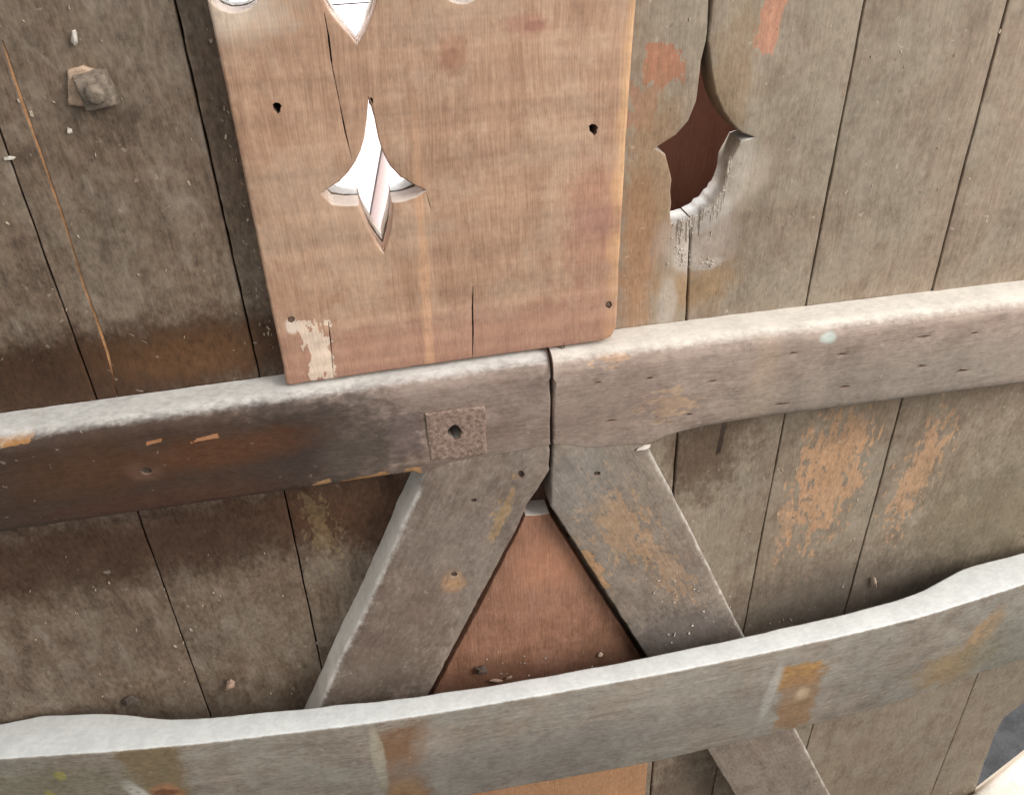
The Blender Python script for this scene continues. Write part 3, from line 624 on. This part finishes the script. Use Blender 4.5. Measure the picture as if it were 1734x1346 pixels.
lump('dark_spot', 222, 1186, .003, .006, M['soil'], 7, 'round dark spot on the planks just above the left end of the bar', 'crumb', (1.2, .4, 1.), 0)  # lump added to stand for a dark spot in the plank
lump('pale_crumb', 126, 64, .003, .003, M['crust'], 8, 'pale crumb on the dark plank above the bolt', 'crumb', (.55, .6, 1.2), .2)
lump('pale_crumb', 118, 222, .001, .002, M['crust'], 9, 'pale crumb on the dark plank below the bolt', 'crumb', (.8, .5, .9), 0)
lump('pale_crumb', 17, 268, .001, .002, M['crust'], 10, 'pale crumb beside the dark seam at the left edge', 'crumb', (1.4, .5, .7), 0)
lump('pale_crumb', 1091, 758, .036, .004, M['crust'], 11, 'white crumb on the corner of the right brace below the rail', 'crumb', (1.4, .5, .6), -.2)
# loose grit on the bar, brace ends, broken star edge
def grit(name, pts, mat, label_kind, smin, smax, parent=None):
    V = []; Fc = []
    for p in pts:
        s = random.uniform(smin, smax); b = len(V)
        R = Matrix.Rotation(random.uniform(0, 6.28), 3, Vector((random.random()-.5, random.random()-.5, random.random()-.5)).normalized())
        for q in ((1, 0, 0), (-1, 0, 0), (0, .8, 0), (0, -.8, 0), (0, 0, .6), (0, 0, -.6)):
            V.append(tuple(Vector(p)+R @ (Vector(q)*s*random.uniform(.6, 1.3))))
        for f in ((0, 2, 4), (2, 1, 4), (1, 3, 4), (3, 0, 4), (2, 0, 5), (1, 2, 5), (3, 1, 5), (0, 3, 5)): Fc.append(tuple(b+i for i in f))
    o = mesh(name, V, Fc, mat, parent, None, smooth=False); o['kind'] = 'stuff'; return o
random.seed(31)
pts = []
for i in range(900):
    x = random.uniform(-.5, .6); yb = min(bsm(back, x), -.0035); yf = bsm(front, x); pts.append((x, random.uniform(yf+.002, yb-.001), ZBAR+.0003))
g1 = grit('dust_grit', pts, M['crust'], 0, .0003, .0010, bar)
pts = []
for i in range(150):
    x = random.choice([random.gauss(.0, .07), random.gauss(.18, .03), random.gauss(-.19, .01)]); 
    x = XZ(random.choice([random.gauss(880, 70), random.gauss(1170, 50), random.gauss(1030, 40), random.gauss(545, 10)]), 0)[0]
for i in range(70):
    q = random.choice([(random.gauss(900, 70), random.gauss(1125, 18), .0205), (random.gauss(1170, 45), random.gauss(1060, 22), .0355), (random.gauss(1140, 40), random.gauss(1000, 40), .0355), (random.gauss(560, 22), random.gauss(1170, 10), .001), (random.gauss(1330, 60), random.gauss(1050, 20), .001)])
    pts.append(tuple(P(*q)))
grit('loose_grit', pts, M['crust'], 0, .0005, .0016, wallo)
pts = []
edge = [(1137, 378), (1152, 375), (1170, 369), (1190, 358), (1208, 345), (1221, 329), (1232, 306), (1237, 280)]
for i in range(420):
    k = random.random()*(len(edge)-1); j = int(k); f = k-j; x = edge[j][0]*(1-f)+edge[j+1][0]*f; y = edge[j][1]*(1-f)+edge[j+1][1]*f
    pts.append(tuple(P(x+random.gauss(1, 3), y+abs(random.gauss(0, 7)), random.uniform(-.003, .001))))
for i in range(260):
    q = random.choice([(random.gauss(1150, 8), random.gauss(405, 18)), (random.gauss(1158, 6), random.gauss(432, 9)), (random.gauss(1195, 16), random.gauss(447, 4))]); pts.append(tuple(P(q[0], q[1], random.uniform(-.001, .001))))
grit('plaster_crumbs', pts[::2], M['crust'], 0, .0004, .0012, wallo)

# plugs added inside the holes to keep them dark
def hole_plug(x, y, d, rpx, depth=.003, mat='soil'):
    c = Vector(P(x, y, d)); rad = rpx/2100; secs = []
    for dz, k in ((.012, .5), (.0, 1.0), (-.0006, .8), (-.0009, .3)):
        secs.append([tuple(c+Vector((rad*k*math.cos(6.283*i/10), depth+dz, rad*k*math.sin(6.283*i/10)))) for i in range(10)])
    return loft('hole_plug', secs, M[mat], wallo, org=tuple(c))
for x, y, d, rp in ((493, 541, D1, 7), (1031, 516, D1, 6), (883, 803, DR, 7), (802, 848, DR, 6), (769, 974, DR, 6.5), (1011, 803, DR, 7), (248, 798, DR, 12)): hole_plug(x, y, d, rp, .0016 if d == D1 else .003, 'bare' if d == D1 else 'soil')

V = []; Fc = []; random.seed(50)
for i in range(210):
    f_ = random.random(); bx = np.interp(f_, [0, .15, .4, .62, .8, 1], [1138, 1171, 1200, 1222, 1233, 1240]); by = np.interp(f_, [0, .15, .4, .62, .8, 1], [378, 369, 350, 326, 298, 262])
    L = random.uniform(8, 34)*(1 if f_ < .75 else .7); p0 = P(bx+random.uniform(-3, 3), by-random.choice([1, 1, 2])*random.uniform(0, 4), random.choice([random.uniform(-.016, 0), random.uniform(-.002, .0009)])); dn_ = (L+5)/2100*1.25
    wd = random.uniform(.0003, .0008); b = len(V); tx = random.uniform(-.001, .001)
    for k_, (dz, w_) in enumerate(((0, .15), (-.3, .8), (-.75, 1.), (-1., .5))):
        for ax_, ay_ in ((-1, 0), (0, -1), (1, 0), (0, 1)): V.append((p0[0]+tx*dz+ax_*w_*wd, p0[1]+ay_*w_*wd*.8, p0[2]+dz*dn_))
    for k_ in range(3):
        for j in range(4): Fc.append((b+k_*4+j, b+k_*4+(j+1) % 4, b+k_*4+4+(j+1) % 4, b+k_*4+4+j))
sp = mesh('splinters', V, Fc, M['fibre'], wallo, None, 40); sp['kind'] = 'stuff'

# flecks of paint and wood stuck to the boards
random.seed(91); pts = []
for i in range(85):
    y = random.uniform(5, 590); x = random.choice([random.uniform(5, 290+y*.22), 352+.205*y-abs(random.gauss(0, 12))-4, random.uniform(1090, 1725)])
    if x > 1090 and y > 420: y *= .7
    if 1100 < x < 1290 and 90 < y < 390: continue
    pts.append(tuple(P(x, y, .0002)))
for i in range(38): pts.append(tuple(P(random.uniform(5, 540), random.uniform(930, 1180), .0002)))
for i in range(30): pts.append(tuple(P(random.uniform(1270, 1700), random.uniform(780, 930), .0002)))
V = []; Fc = []
for p in pts:
    L = random.uniform(.0005, .0012)*random.choice([1, 1, 1.7]); wd = L*random.uniform(.25, .5); a = random.gauss(.1, .35); b = len(V); c_, s_ = math.cos(a), math.sin(a)
    for k_, (x_, z_) in enumerate(((-wd, -L*.6), (wd*.8, -L), (wd, L*.7), (-wd*.3, L))):
        for yy in (.0006, -.0005*random.uniform(.5, 1.5)): V.append((p[0]+x_*c_-z_*s_, p[1]+yy, p[2]+x_*s_+z_*c_))
    Fc += [(b+1, b+3, b+5, b+7), (b, b+2, b+3, b+1), (b+2, b+4, b+5, b+3), (b+4, b+6, b+7, b+5), (b+6, b, b+1, b+7)]
fl = mesh('paint_flecks', V, Fc, M['fleck'], wallo, None, smooth=False); fl['kind'] = 'stuff'
